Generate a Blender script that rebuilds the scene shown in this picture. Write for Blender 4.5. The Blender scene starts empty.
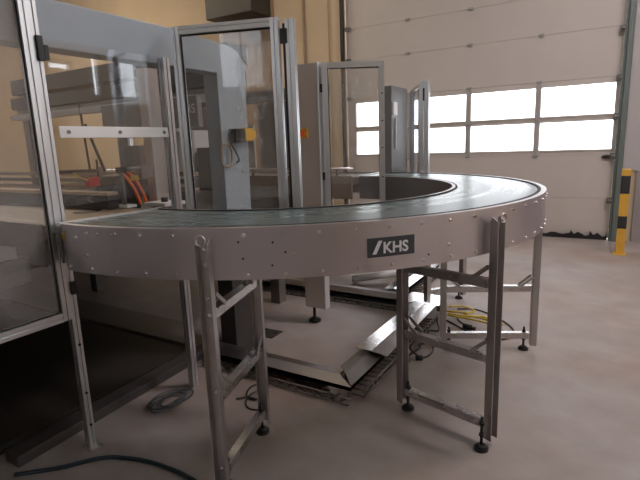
import bpy, bmesh, math, random
from mathutils import Vector, Matrix
random.seed(7)
S = bpy.context.scene
COL = S.collection
PI = math.pi
R = math.radians

# ------------------------------------------------------------------ materials
def mat(name, col, rough=.5, metal=0., noise=0., nscale=8., bump=0., bscale=60., stretch=None, spec=.5, col2=None):
    m = bpy.data.materials.new(name); m.use_nodes = True
    nt = m.node_tree; N = nt.nodes; L = nt.links
    b = N['Principled BSDF']
    b.inputs['Base Color'].default_value = (*col, 1)
    b.inputs['Roughness'].default_value = rough
    b.inputs['Metallic'].default_value = metal
    b.inputs['Specular IOR Level'].default_value = spec
    tc = N.new('ShaderNodeTexCoord')
    src = tc.outputs['Object']
    if stretch:
        mp = N.new('ShaderNodeMapping'); mp.inputs['Scale'].default_value = stretch
        L.new(src, mp.inputs['Vector']); src = mp.outputs['Vector']
    if noise:
        n = N.new('ShaderNodeTexNoise'); n.inputs['Scale'].default_value = nscale; n.inputs['Detail'].default_value = 6
        L.new(src, n.inputs['Vector'])
        r = N.new('ShaderNodeValToRGB')
        c2 = col2 if col2 else tuple(c*(1-noise) for c in col)
        r.color_ramp.elements[0].position = .3; r.color_ramp.elements[0].color = (*c2, 1)
        r.color_ramp.elements[1].position = .7; r.color_ramp.elements[1].color = (*col, 1)
        L.new(n.outputs['Fac'], r.inputs['Fac']); L.new(r.outputs['Color'], b.inputs['Base Color'])
        mr = N.new('ShaderNodeMapRange'); mr.inputs['To Min'].default_value = max(.05, rough-.08); mr.inputs['To Max'].default_value = min(1, rough+.08)
        L.new(n.outputs['Fac'], mr.inputs['Value']); L.new(mr.outputs['Result'], b.inputs['Roughness'])
    if bump:
        n2 = N.new('ShaderNodeTexNoise'); n2.inputs['Scale'].default_value = bscale; n2.inputs['Detail'].default_value = 3
        L.new(src, n2.inputs['Vector'])
        bp = N.new('ShaderNodeBump'); bp.inputs['Strength'].default_value = bump; bp.inputs['Distance'].default_value = .01
        L.new(n2.outputs['Fac'], bp.inputs['Height']); L.new(bp.outputs['Normal'], b.inputs['Normal'])
    return m

def glass(name, tint=(.95, .96, .96), refl=1.0, haze=0.):
    m = bpy.data.materials.new(name); m.use_nodes = True
    nt = m.node_tree; N = nt.nodes; L = nt.links
    N.remove(N['Principled BSDF'])
    out = N['Material Output']
    t = N.new('ShaderNodeBsdfTransparent'); t.inputs['Color'].default_value = (*tint, 1)
    g = N.new('ShaderNodeBsdfGlossy'); g.inputs['Roughness'].default_value = .02
    g.inputs['Color'].default_value = (.95, .97, 1, 1)
    f = N.new('ShaderNodeFresnel')
    ge = N.new('ShaderNodeNewGeometry'); io = N.new('ShaderNodeMapRange')     # both faces of the thin pane reflect alike
    io.inputs['To Min'].default_value = 1.5; io.inputs['To Max'].default_value = 1/1.5
    L.new(ge.outputs['Backfacing'], io.inputs['Value']); L.new(io.outputs['Result'], f.inputs['IOR'])
    mu = N.new('ShaderNodeMath'); mu.operation = 'MULTIPLY'; mu.inputs[1].default_value = refl
    L.new(f.outputs[0], mu.inputs[0])
    mx = N.new('ShaderNodeMixShader')
    L.new(mu.outputs[0], mx.inputs[0]); L.new(t.outputs[0], mx.inputs[1]); L.new(g.outputs[0], mx.inputs[2])
    last = mx.outputs[0]
    if haze:
        d = N.new('ShaderNodeBsdfDiffuse'); d.inputs['Color'].default_value = (.75, .72, .7, 1)
        n = N.new('ShaderNodeTexNoise'); n.inputs['Scale'].default_value = 2.5; n.inputs['Detail'].default_value = 5
        tc = N.new('ShaderNodeTexCoord'); L.new(tc.outputs['Object'], n.inputs['Vector'])
        m3 = N.new('ShaderNodeMath'); m3.operation = 'MULTIPLY'; m3.inputs[1].default_value = haze*2
        L.new(n.outputs['Fac'], m3.inputs[0])
        m2 = N.new('ShaderNodeMixShader')
        L.new(m3.outputs[0], m2.inputs[0]); L.new(last, m2.inputs[1]); L.new(d.outputs[0], m2.inputs[2]); last = m2.outputs[0]
    L.new(last, out.inputs['Surface'])
    return m

def emit(name, col, s):
    m = bpy.data.materials.new(name); m.use_nodes = True
    b = m.node_tree.nodes['Principled BSDF']
    b.inputs['Base Color'].default_value = (.8, .8, .8, 1)
    b.inputs['Emission Color'].default_value = (*col, 1); b.inputs['Emission Strength'].default_value = s
    return m

def floor_mat():
    m = bpy.data.materials.new('stained_concrete'); m.use_nodes = True
    nt = m.node_tree; N = nt.nodes; L = nt.links; b = N['Principled BSDF']
    tc = N.new('ShaderNodeTexCoord')
    n1 = N.new('ShaderNodeTexNoise'); n1.inputs['Scale'].default_value = .65; n1.inputs['Detail'].default_value = 7; n1.inputs['Roughness'].default_value = .6
    n2 = N.new('ShaderNodeTexNoise'); n2.inputs['Scale'].default_value = 5; n2.inputs['Detail'].default_value = 8
    n3 = N.new('ShaderNodeTexNoise'); n3.inputs['Scale'].default_value = 70; n3.inputs['Detail'].default_value = 2
    mp = N.new('ShaderNodeMapping'); mp.inputs['Scale'].default_value = (.8, 1.1, 1); mp.inputs['Rotation'].default_value = (0, 0, .5)
    L.new(tc.outputs['Object'], n1.inputs['Vector']); L.new(tc.outputs['Object'], mp.inputs['Vector'])
    L.new(mp.outputs['Vector'], n2.inputs['Vector']); L.new(tc.outputs['Object'], n3.inputs['Vector'])
    r1 = N.new('ShaderNodeValToRGB')
    e = r1.color_ramp.elements
    e[0].position = .33; e[0].color = (.275, .205, .168, 1); e[1].position = .64; e[1].color = (.375, .345, .335, 1)
    L.new(n1.outputs['Fac'], r1.inputs['Fac'])
    r2 = N.new('ShaderNodeValToRGB'); e = r2.color_ramp.elements
    e[0].position = .3; e[0].color = (.86, .85, .84, 1); e[1].position = .7; e[1].color = (1.05, 1.05, 1.05, 1)
    L.new(n2.outputs['Fac'], r2.inputs['Fac'])
    mx = N.new('ShaderNodeMix'); mx.data_type = 'RGBA'; mx.blend_type = 'MULTIPLY'; mx.inputs[0].default_value = 1
    L.new(r1.outputs['Color'], mx.inputs[6]); L.new(r2.outputs['Color'], mx.inputs[7])
    r3 = N.new('ShaderNodeValToRGB'); e = r3.color_ramp.elements
    e[0].position = .70; e[0].color = (0, 0, 0, 1); e[1].position = .78; e[1].color = (.5, .5, .5, 1)
    L.new(n3.outputs['Fac'], r3.inputs['Fac'])
    m2 = N.new('ShaderNodeMix'); m2.data_type = 'RGBA'; m2.inputs[7].default_value = (.5, .48, .46, 1)
    L.new(r3.outputs['Color'], m2.inputs[0]); L.new(mx.outputs[2], m2.inputs[6])
    L.new(m2.outputs[2], b.inputs['Base Color'])
    mr = N.new('ShaderNodeMapRange'); mr.inputs['To Min'].default_value = .38; mr.inputs['To Max'].default_value = .62
    L.new(n2.outputs['Fac'], mr.inputs['Value']); L.new(mr.outputs['Result'], b.inputs['Roughness'])
    b.inputs['Specular IOR Level'].default_value = .4
    bp = N.new('ShaderNodeBump'); bp.inputs['Strength'].default_value = .08; bp.inputs['Distance'].default_value = .01
    L.new(n2.outputs['Fac'], bp.inputs['Height']); L.new(bp.outputs['Normal'], b.inputs['Normal'])
    return m

def belt_mat():
    m = bpy.data.materials.new('belt_teal_plastic'); m.use_nodes = True
    nt = m.node_tree; N = nt.nodes; L = nt.links; b = N['Principled BSDF']
    tc = N.new('ShaderNodeTexCoord'); sx = N.new('ShaderNodeSeparateXYZ'); L.new(tc.outputs['Object'], sx.inputs[0])
    def M(op, a, bb=None):
        n = N.new('ShaderNodeMath'); n.operation = op
        for i, v in enumerate((a, bb)):
            if v is None: continue
            if isinstance(v, (int, float)): n.inputs[i].default_value = v
            else: L.new(v, n.inputs[i])
        return n.outputs[0]
    r = M('SQRT', M('ADD', M('MULTIPLY', sx.outputs[0], sx.outputs[0]), M('MULTIPLY', sx.outputs[1], sx.outputs[1])))
    a = M('ARCTAN2', sx.outputs[1], sx.outputs[0])
    sl = M('SINE', M('MULTIPLY', a, 300.))
    rl = M('SINE', M('MULTIPLY', r, 2*PI/.024))
    ph = M('SINE', M('ADD', M('MULTIPLY', a, 300.), M('MULTIPLY', rl, 1.6)))
    h = M('MULTIPLY', M('ADD', ph, 1.), .5)
    cb = N.new('ShaderNodeCombineXYZ'); L.new(M('MULTIPLY', r, 14.), cb.inputs[0]); L.new(M('MULTIPLY', a, .9), cb.inputs[1])
    nz = N.new('ShaderNodeTexNoise'); nz.inputs['Scale'].default_value = 1.; nz.inputs['Detail'].default_value = 4
    L.new(cb.outputs[0], nz.inputs['Vector'])
    rp = N.new('ShaderNodeValToRGB'); e = rp.color_ramp.elements
    e[0].position = .1; e[0].color = (.016, .040, .045, 1); e[1].position = .7; e[1].color = (.030, .086, .094, 1)
    L.new(h, rp.inputs['Fac']); L.new(rp.outputs['Color'], b.inputs['Base Color'])
    mr = N.new('ShaderNodeMapRange'); mr.inputs['From Min'].default_value = .35; mr.inputs['From Max'].default_value = .65
    mr.inputs['To Min'].default_value = .25; mr.inputs['To Max'].default_value = .31
    b.inputs['Sheen Weight'].default_value = .12; b.inputs['Sheen Roughness'].default_value = .35; b.inputs['Sheen Tint'].default_value = (1, .92, .89, 1)
    L.new(nz.outputs['Fac'], mr.inputs['Value']); L.new(mr.outputs['Result'], b.inputs['Roughness'])
    b.inputs['Specular IOR Level'].default_value = 1.
    bp = N.new('ShaderNodeBump'); bp.inputs['Strength'].default_value = .03; bp.inputs['Distance'].default_value = .002
    L.new(h, bp.inputs['Height']); L.new(bp.outputs['Normal'], b.inputs['Normal'])
    return m

MT = {
 'floor': floor_mat(),
 'wall': mat('cream_wall_paint', (.58, .46, .32), .8, noise=.10, nscale=1.2),
 'brown_wall': mat('brown_wall_paint', (.33, .24, .16), .8, noise=.12, nscale=1.5),
 'ceil': mat('ceiling_paint', (.66, .62, .56), .9),
 'door': mat('door_panel_paint', (.56, .51, .475), .55, noise=.06, nscale=2),
 'doorframe': mat('door_frame_grey', (.36, .35, .34), .5),
 'track': mat('track_green_grey', (.16, .19, .18), .5, metal=.3),
 'dark': mat('dark_plastic', (.018, .018, .020), .5),
 'rubber': mat('black_rubber', (.012, .012, .013), .6),
 'steel': mat('stainless_steel', (.70, .665, .70), .36, metal=1, noise=.10, nscale=3, bump=.02, bscale=40, stretch=(1, 1, .25)),
 'steel_dull': mat('dull_stainless', (.54, .515, .505), .40, metal=1, noise=.08, nscale=6),
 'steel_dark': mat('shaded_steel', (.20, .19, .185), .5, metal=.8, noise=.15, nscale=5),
 'bar_steel': mat('brushed_bar_steel', (.60, .575, .57), .27, metal=1, noise=.04, nscale=6),
 'steel_bright': mat('bright_stainless', (.80, .79, .79), .22, metal=1),
 'sheet': mat('sheet_metal_cover', (.30, .28, .28), .42, metal=1, noise=.25, nscale=5, bump=.05, bscale=9),
 'lid': mat('shiny_lid_metal', (.70, .68, .68), .20, metal=1, noise=.2, nscale=7, bump=.12, bscale=7),
 'galv': mat('galvanized_wire', (.20, .18, .16), .5, metal=.8),
 'alu': mat('aluminium_profile', (.66, .67, .69), .34, metal=.85, noise=.06, nscale=4),
 'alu_dull': mat('aluminium_frame', (.56, .55, .53), .42, metal=.7),
 'machine': mat('machine_blue_grey_paint', (.33, .375, .415), .42, noise=.06, nscale=3),
 'machine_beige': mat('cabinet_beige_grey_paint', (.60, .51, .45), .45, noise=.04, nscale=3),
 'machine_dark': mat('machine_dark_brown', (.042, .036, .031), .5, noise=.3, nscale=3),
 'machine_mid': mat('machine_grey_steel', (.24, .225, .21), .45, metal=.4, noise=.2, nscale=4),
 'machine_panel': mat('rear_panel_grey', (.36, .33, .33), .5, noise=.06, nscale=3),
 'plinth': mat('plinth_steel', (.10, .09, .088), .45, metal=.4, noise=.2, nscale=5),
 'tan': mat('tan_plastic_board', (.34, .245, .17), .5, noise=.15, nscale=6),
 'white': mat('white_paint', (.80, .80, .79), .4),
 'lightgrey': mat('light_grey_panel', (.58, .57, .56), .5),
 'yellow': mat('safety_yellow', (.75, .42, .03), .45),
 'bollard_yellow': mat('bollard_yellow', (.72, .40, .05), .5, noise=.15, nscale=10),
 'bollard_black': mat('bollard_black', (.025, .025, .027), .5),
 'orange': mat('orange_plastic', (.80, .16, .03), .45),
 'red': mat('red_sensor', (.42, .015, .02), .4),
 'cable_black': mat('cable_black', (.014, .013, .013), .5),
 'cable_yellow': mat('cable_yellow', (.62, .45, .06), .5),
 'cable_grey': mat('cable_grey', (.06, .065, .07), .5),
 'hose': mat('hose_blue_black', (.012, .028, .04), .4),
 'brass': mat('brass', (.55, .38, .12), .4, metal=.8),
 'plate': mat('nameplate_dark', (.045, .047, .055), .45),
 'letter': mat('nameplate_letter', (.74, .74, .76), .45),
 'belt': belt_mat(),
 'glass': glass('polycarbonate_pane', (.93, .93, .92), .6, haze=.05),
 'glass_hazy': glass('reflection_haze_pane', (.88, .88, .88), 1.3, haze=.10),  # diffuse haze stands in for the wall's reflection on this pane
 'glass_clear': glass('clear_pane', (.95, .955, .96), 1.9, haze=.012),
 'winglass': glass('window_glass', (.93, .95, .96), .6),
 'film': glass('clear_film', (.95, .95, .95), 1.2, haze=.10),
 'lamp': emit('lamp_tube', (1, .93, .82), 9.),
}

# ------------------------------------------------------------------ mesh builder
class MB:
    def __init__(self): self.v = []; self.f = []; self.sm = []
    def add(self, vs, fs, smooth=False):
        b = len(self.v); self.v += [Vector(p) for p in vs]
        for f in fs: self.f.append([b+i for i in f]); self.sm.append(smooth)
        return self
    def box(self, x0, x1, y0, y1, z0, z1):
        vs = [(x, y, z) for z in (z0, z1) for x, y in ((x0, y0), (x1, y0), (x1, y1), (x0, y1))]
        return self.add(vs, [(3, 2, 1, 0), (4, 5, 6, 7), (0, 1, 5, 4), (1, 2, 6, 5), (2, 3, 7, 6), (3, 0, 4, 7)])
    def obox(self, c, ax, ay, az, dx, dy, dz):
        c = Vector(c); ax, ay, az = (Vector(a).normalized() for a in (ax, ay, az))
        vs = [c+ax*sx*dx/2+ay*sy*dy/2+az*sz*dz/2 for sz in (-1, 1) for sx, sy in ((-1, -1), (1, -1), (1, 1), (-1, 1))]
        return self.add(vs, [(3, 2, 1, 0), (4, 5, 6, 7), (0, 1, 5, 4), (1, 2, 6, 5), (2, 3, 7, 6), (3, 0, 4, 7)])
    def bar(self, p, q, w, h, up=(0, 0, 1)):
        p, q = Vector(p), Vector(q); d = (q-p); u = Vector(up)
        s = d.cross(u).normalized(); u = s.cross(d).normalized()
        return self.obox((p+q)/2, d, s, u, d.length, w, h)
    def sweep(self, sec, p, q, up=(0, 0, 1)):
        # polygon section (list of (s,u)) swept straight from p to q
        p, q = Vector(p), Vector(q); d = (q-p).normalized(); u = Vector(up)
        s = d.cross(u).normalized(); u = s.cross(d).normalized(); n = len(sec)
        vs = [p+s*a+u*b for a, b in sec]+[q+s*a+u*b for a, b in sec]
        fs = [(i, (i+1) % n, n+(i+1) % n, n+i) for i in range(n)]
        return self.add(vs, fs+[tuple(range(n))[::-1], tuple(range(n, 2*n))])
    def cyl(self, p, q, r, n=16, r2=None):
        p, q = Vector(p), Vector(q); d = (q-p).normalized(); r2 = r if r2 is None else r2
        u = Vector((0, 0, 1)) if abs(d.z) < .9 else Vector((1, 0, 0))
        s = d.cross(u).normalized(); u = s.cross(d)
        vs = [p+(s*math.cos(2*PI*i/n)+u*math.sin(2*PI*i/n))*r for i in range(n)]+[q+(s*math.cos(2*PI*i/n)+u*math.sin(2*PI*i/n))*r2 for i in range(n)]
        b = len(self.v)
        self.add(vs, [(i, (i+1) % n, n+(i+1) % n, n+i) for i in range(n)], True)
        self.f.append([b+i for i in range(n)][::-1]); self.sm.append(False)
        self.f.append([b+n+i for i in range(n)]); self.sm.append(False)
        return self
    def tube(self, pts, r, n=8, closed=False):
        pts = [Vector(p) for p in pts]; m = len(pts); vs = []; prev = None
        for i, p in enumerate(pts):
            if closed: d = pts[(i+1) % m]-pts[i-1]
            else: d = pts[min(i+1, m-1)]-pts[max(i-1, 0)]
            d.normalize()
            if prev is None:
                u = Vector((0, 0, 1)) if abs(d.z) < .9 else Vector((1, 0, 0)); s = d.cross(u).normalized()
            else: s = (prev-d*prev.dot(d)).normalized()
            prev = s; u = s.cross(d)
            vs += [p+(s*math.cos(2*PI*k/n)+u*math.sin(2*PI*k/n))*r for k in range(n)]
        fs = []
        for i in range(m if closed else m-1):
            j = (i+1) % m
            fs += [(i*n+k, i*n+(k+1) % n, j*n+(k+1) % n, j*n+k) for k in range(n)]
        b = len(self.v); self.add(vs, fs, True)
        if not closed:
            self.f.append([b+k for k in range(n)][::-1]); self.sm.append(False)
            self.f.append([b+(m-1)*n+k for k in range(n)]); self.sm.append(False)
        return self
    def prism_x(self, poly, x0, x1):     # polygon in (y,z)
        n = len(poly); vs = [(x0, y, z) for y, z in poly]+[(x1, y, z) for y, z in poly]
        return self.add(vs, [(i, (i+1) % n, n+(i+1) % n, n+i) for i in range(n)]+[tuple(range(n))[::-1], tuple(range(n, 2*n))])
    def prism_y(self, poly, y0, y1):     # polygon in (x,z)
        n = len(poly); vs = [(x, y0, z) for x, z in poly]+[(x, y1, z) for x, z in poly]
        return self.add(vs, [(i, (i+1) % n, n+(i+1) % n, n+i) for i in range(n)]+[tuple(range(n))[::-1], tuple(range(n, 2*n))])
    def prism_z(self, poly, z0, z1):
        n = len(poly); vs = [(x, y, z0) for x, y in poly]+[(x, y, z1) for x, y in poly]
        return self.add(vs, [(i, (i+1) % n, n+(i+1) % n, n+i) for i in range(n)]+[tuple(range(n))[::-1], tuple(range(n, 2*n))])
    def ring(self, c, sec, a0, a1, n=120):    # section polygon in (r,z) turned about c from a0 to a1 (degrees)
        k = len(sec); vs = []
        for i in range(n+1):
            a = R(a0+(a1-a0)*i/n)
            vs += [(c[0]+r*math.cos(a), c[1]+r*math.sin(a), z) for r, z in sec]
        fs = [(i*k+j, (i+1)*k+j, (i+1)*k+(j+1) % k, i*k+(j+1) % k) for i in range(n) for j in range(k)]
        self.add(vs, fs, False)
        b = len(self.v)-len(vs)
        self.f.append([b+j for j in range(k)]); self.sm.append(False)
        self.f.append([b+n*k+j for j in range(k)][::-1]); self.sm.append(False)
        return self
    def build(self, name, m, parent=None, bevel=0., base=None, auto=True):
        if base is None and parent is None:
            lo = [min(v[i] for v in self.v) for i in range(3)]; hi = [max(v[i] for v in self.v) for i in range(3)]
            base = Vector(((lo[0]+hi[0])/2, (lo[1]+hi[1])/2, lo[2]))
        off = Vector((0, 0, 0))
        wp = parent
        while wp is not None: off += wp.location; wp = wp.parent
        loc = Vector(base)-off if base is not None else Vector((0, 0, 0))
        sh = off+loc
        me = bpy.data.meshes.new(name)
        me.from_pydata([tuple(v-sh) for v in self.v], [], self.f)
        me.polygons.foreach_set('use_smooth', self.sm)
        bm = bmesh.new(); bm.from_mesh(me); bmesh.ops.recalc_face_normals(bm, faces=bm.faces); bm.to_mesh(me); bm.free()
        o = bpy.data.objects.new(name, me); COL.objects.link(o); o.location = loc
        o.data.materials.append(MT[m] if isinstance(m, str) else m)
        if parent: o.parent = parent
        if bevel:
            bv = o.modifiers.new('bevel', 'BEVEL'); bv.width = bevel; bv.segments = 2; bv.limit_method = 'ANGLE'; bv.angle_limit = R(40)
        return o

def tag(o, label, cat, group=None):
    o['label'] = label; o['category'] = cat
    if group: o['group'] = group
    return o
def thing(name, label, cat, loc, group=None):
    o = bpy.data.objects.new(name, None); COL.objects.link(o); o.location = loc; o.empty_display_size = .1
    return tag(o, label, cat, group)
def struct(o): o['kind'] = 'structure'; return o
def clone(o, parent, loc, rotz=0.):
    c = o.copy(); COL.objects.link(c); c.parent = parent; c.location = loc; c.rotation_euler = (0, 0, rotz); return c

def tslot(w):     # aluminium extrusion section with slots on four sides
    h = w/2; s = w*.10; d = w*.16
    one = [(-h, -h), (-s, -h), (-s, -h+d), (s, -h+d), (s, -h)]
    pts = []
    for k in range(4):
        c, sn = math.cos(k*PI/2), math.sin(k*PI/2)
        pts += [(c*x-sn*y, sn*x+c*y) for x, y in one]
    return pts
def smooth_path(P, n=8, closed=False):
    P = [Vector(p) for p in P]; m = len(P); out = []
    for i in range(m if closed else m-1):
        g = (lambda k: P[k % m]) if closed else (lambda k: P[max(0, min(m-1, k))])
        a, b, c, d = g(i-1), g(i), g(i+1), g(i+2)
        for t in [k/n for k in range(n)]:
            out.append(.5*((2*b)+(c-a)*t+(2*a-5*b+4*c-d)*t*t+(3*b-a-3*c+d)*t**3))
    if not closed: out.append(P[-1])
    return out

# ------------------------------------------------------------------ camera and view
H = 1.4425
cam_d = bpy.data.cameras.new('camera'); cam = bpy.data.objects.new('camera', cam_d); COL.objects.link(cam)
cam_d.sensor_fit = 'HORIZONTAL'; cam_d.sensor_width = 36; cam_d.lens = 480.75/640*36; cam_d.clip_start = .05; cam_d.clip_end = 200
rt = Vector((.85831389, .51191086, -.03527792)); up = Vector((-.07047075, .1856985, .9800765)); fw = Vector((-.50826286, .83872721, -.19546234))
mw = Matrix((rt, up, -fw)).transposed().to_4x4(); mw.translation = (0, 0, H); cam.matrix_world = mw
S.camera = cam
S.view_settings.view_transform = 'Standard'; S.view_settings.look = 'None'; S.view_settings.gamma = 1; S.view_settings.use_curve_mapping = False
S.view_settings.exposure = -.45
S.cycles.use_denoising = True
S.cycles.max_bounces = 10; S.cycles.diffuse_bounces = 4; S.cycles.glossy_bounces = 4; S.cycles.transparent_max_bounces = 16
S.cycles.sample_clamp_indirect = 6

# ------------------------------------------------------------------ the hall
XL, XR, YF, YB, ZC = -13., 4.4, -9., 7.63, 5.6
struct(MB().box(XL, XR, YF, YB+.5, -.1, 0).build('floor', 'floor', base=(0, 0, 0)))
struct(MB().box(XL, XR, YF, YB+.3, ZC, ZC+.1).build('ceiling', 'ceil'))
DX0, DX1, DZ = -4.0, .075, 4.6
def holed(u0, u1, z0, z1, holes, put):
    us = sorted({u0, u1, *[h[0] for h in holes], *[h[1] for h in holes]})
    for a, b in zip(us, us[1:]):
        zs = [z0]
        for h in sorted([h for h in holes if h[0] <= a+1e-6 and h[1] >= b-1e-6], key=lambda h: h[2]):
            put(a, b, zs[-1], h[2]) if h[2] > zs[-1] else None
            zs.append(h[3])
        if zs[-1] < z1: put(a, b, zs[-1], z1)
w = MB(); holed(XL, XR, 0, ZC, [(DX0, DX1, 0, DZ)], lambda a, b, c, d: w.box(a, b, YB, YB+.3, c, d))
struct(w.build('wall_back', 'wall'))
RW = [(6.60, 7.25, 2.50, 3.28), (6.10, 6.32, 2.50, 3.28), (5.25, 5.75, 2.92, 3.10), (1.0, 4.3, 2.2, 4.4), (-7.6, -6.0, 2.6, 4.2)]  # the two wide openings are unseen windows added for side light
w = MB(); holed(YF, YB+.3, 0, ZC, RW, lambda a, b, c, d: w.box(XR, XR+.25, a, b, c, d))
struct(w.build('wall_right', 'wall'))
FW = [(-10.4, -9.2, 3.0, 4.7), (-6.4, -5.2, 3.0, 4.7), (-2.6, -1.4, 3.0, 4.7), (1.2, 2.6, 3.0, 4.7)]
w = MB(); holed(XL, XR, 0, ZC, FW, lambda a, b, c, d: w.box(a, b, YF-.25, YF, c, d))
struct(w.build('wall_front', 'wall'))
LW = [(-3, 0., 2.8, 4.2), (3.6, 6.2, 2.8, 4.2)]
w = MB(); holed(YF, YB+.3, 0, ZC, LW, lambda a, b, c, d: w.box(XL-.25, XL, a, b, c, d))
struct(w.build('wall_left', 'wall'))
wn = 0
def window(plane, u0, u1, z0, z1, bars):
    global wn
    wn += 1
    t = .05
    fr = MB()
    def bx(a, b, c, d, dep=.06, mb=None):
        mb = mb or fr
        if plane == 'R': mb.box(XR+.12-dep/2, XR+.12+dep/2, a, b, c, d)
        elif plane == 'F': mb.box(a, b, YF-.12-dep/2, YF-.12+dep/2, c, d)
        else: mb.box(XL-.12-dep/2, XL-.12+dep/2, a, b, c, d)
    bx(u0, u1, z0, z0+t); bx(u0, u1, z1-t, z1); bx(u0, u0+t, z0, z1); bx(u1-t, u1, z0, z1)
    for k in range(1, bars+1):
        u = u0+(u1-u0)*k/(bars+1); bx(u-.02, u+.02, z0, z1)
    o = struct(fr.build('window_%d' % wn, 'lightgrey'))
    g = MB(); bx(u0+t, u1-t, z0+t, z1-t, .008, g); g.build('window_pane', 'winglass', o)
for a in RW: window('R', *a, 0 if a[1]-a[0] < 1 else 2)
for a in FW: window('F', *a, 1)
for a in LW: window('L', *a, 2)

# back wall relief: brown pilaster with a duct, pipe, door casing
struct(MB().box(-6.62, -5.42, YB-.06, YB-.001, 0, ZC).build('trim_1', 'brown_wall'))
tag(MB().box(-6.5, -5.45, YB-.62, YB-.062, 3.72, ZC-.002).build('air_duct', 'machine_dark', bevel=.01), 'dark brown air duct box high on the wall behind the machine', 'duct')
struct(MB().box(-4.20, DX0+.02, YB-.05, YB-.001, 0, DZ).box(-4.34, -4.30, YB-.03, YB-.001, 0, DZ).build('trim_2', 'wall'))
pp = MB().cyl((-4.78, YB-.03, 0), (-4.78, YB-.03, ZC), .022)
tag(pp.build('wall_pipe', 'brown_wall'), 'thin brown pipe running up the cream wall left of the big door', 'pipe')
struct(MB().box(.14, XR, YB-.02, YB-.001, .951, ZC).build('trim_3', mat('grey_wall_paint', (.46, .43, .42), .75)))
# skirting on the right of the door
struct(MB().box(.30, XR, YB-.03, YB-.001, 0, .95).build('baseboard_back', mat('grey_dado', (.30, .27, .27), .7)))

# ------------------------------------------------------------------ sectional door
d1 = struct(thing('door_1', '', '', (-1.96, YB, 0)))
del d1['label']; del d1['category']
PANES = [(-.915-.97*k, -.005-.97*k) for k in range(4)]
def section(z0, z1, holes=()):
    s = MB()
    g = .0018
    s.box(DX0+.02, DX1-.04, YB+.064, YB+.075, z0-.02, z0+.04)
    s.box(DX0+.02, DX1-.04, YB+.064, YB+.075, z1-.04, z1-.001)
    holed(DX0+.02, DX1-.04, z0+g, z1-g, holes, lambda a, b, c, d: s.box(a, b, YB+.02, YB+.065, c, d))
    return s.build('door_panel', 'door', d1)
zz = [.035, .575, 1.17, 1.665, 2.18, 2.80, 3.30, 3.92, 4.58]
for i in range(8):
    holes = [(a, b, 1.235, 1.632) for a, b in PANES] if i == 2 else [(a, b, 1.700, 2.112) for a, b in PANES] if i == 3 else []
    section(zz[i], zz[i+1], holes)
for i, (z0, z1) in enumerate(((1.235, 1.632), (1.700, 2.112))):
    for a, b in PANES:
        f = MB(); t = .018
        f.box(a-.012, b+.012, YB+.008, YB+.06, z0-.012, z0+.008).box(a-.012, b+.012, YB+.008, YB+.06, z1-.008, z1+.012).box(a-.012, a+.008, YB+.008, YB+.06, z0, z1).box(b-.008, b+.012, YB+.008, YB+.06, z0, z1); t = .008
        fo = f.build('window_frame', 'door', d1)
        MB().box(a+t, b-t, YB+.04, YB+.046, z0+t, z1-t).build('window_pane', 'winglass', fo)
# vertical window mullions in the frame colour, hinges at each seam
hm = None
for z in zz[1:-1]:
    for x in (-.945, -1.915, -2.885):
        h = MB().box(x-.032, x+.032, YB-.002, YB+.018, z-.022, z+.022).cyl((x-.03, YB-.004, z), (x+.03, YB-.004, z), .008, 8)
        h.build('hinge', 'doorframe', d1)
for x0, x1 in ((-.972, -.918), (-1.942, -1.888), (-2.912, -2.858)):
    MB().box(x0+.004, x1-.004, YB+.006, YB+.019, 1.19, 2.15).build('mullion', 'doorframe', d1)
hd = MB().ring((-.055, 0), [(.0, 0)], 0, 1, 1) if False else MB()
hd.tube([(-.055+.06*math.cos(a), YB-.005, 1.136+.018*math.sin(a)) for a in [2*PI*k/20 for k in range(20)]], .008, 6, True).box(-.10, -.01, YB, YB+.019, 1.126, 1.146)
hd.build('handle', 'dark', d1)
# tracks
tr = MB().box(.035, .075, YB-.06, YB-.005, 0, DZ).box(.075, .135, YB-.10, YB-.005, 0, DZ)
to = tr.build('side_track', 'track', d1)
for z in (.55, 1.15, 1.66, 2.15, 2.75, 3.25, 3.9):
    MB().box(-.02, .05, YB-.035, YB-.003, z-.04, z+.04).cyl((-.0, YB-.05, z), (.05, YB-.05, z), .02, 12).build('roller_bracket', 'machine_mid', d1)
MB().box(DX0-.03, DX0+.03, YB-.10, YB-.055, 0, DZ).build('side_track', 'dark', d1)
for z in (2.8, 3.3, 2.18):
    MB().box(DX0+.03, DX0+.12, YB-.035, YB-.003, z-.03, z+.03).build('roller_bracket', 'machine_mid', d1)
# torn rubber seal at the foot of the door
def torn(x0, x1):
    s = MB(); x = x0
    top = [(x0, .055)]
    while x < x1-.05:
        x += random.uniform(.03, .10); top.append((min(x, x1), random.choice((.045, .06, .055, .075))))
        if random.random() < .35:
            top += [(x+.01, .115), (x+.10, .095), (x+.055, .06)]; x += .10
    top = [p for p in top if p[0] <= x1]+[(x1, .05)]
    top.sort(key=lambda p: p[0])
    s.prism_y([(x1, .002), (x0, .002)]+top, YB-.03, YB-.004)
    return s
torn(-1.95, -.86).build('bottom_seal', 'rubber', d1)
torn(-.83, .02).build('bottom_seal', 'rubber', d1)

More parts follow.
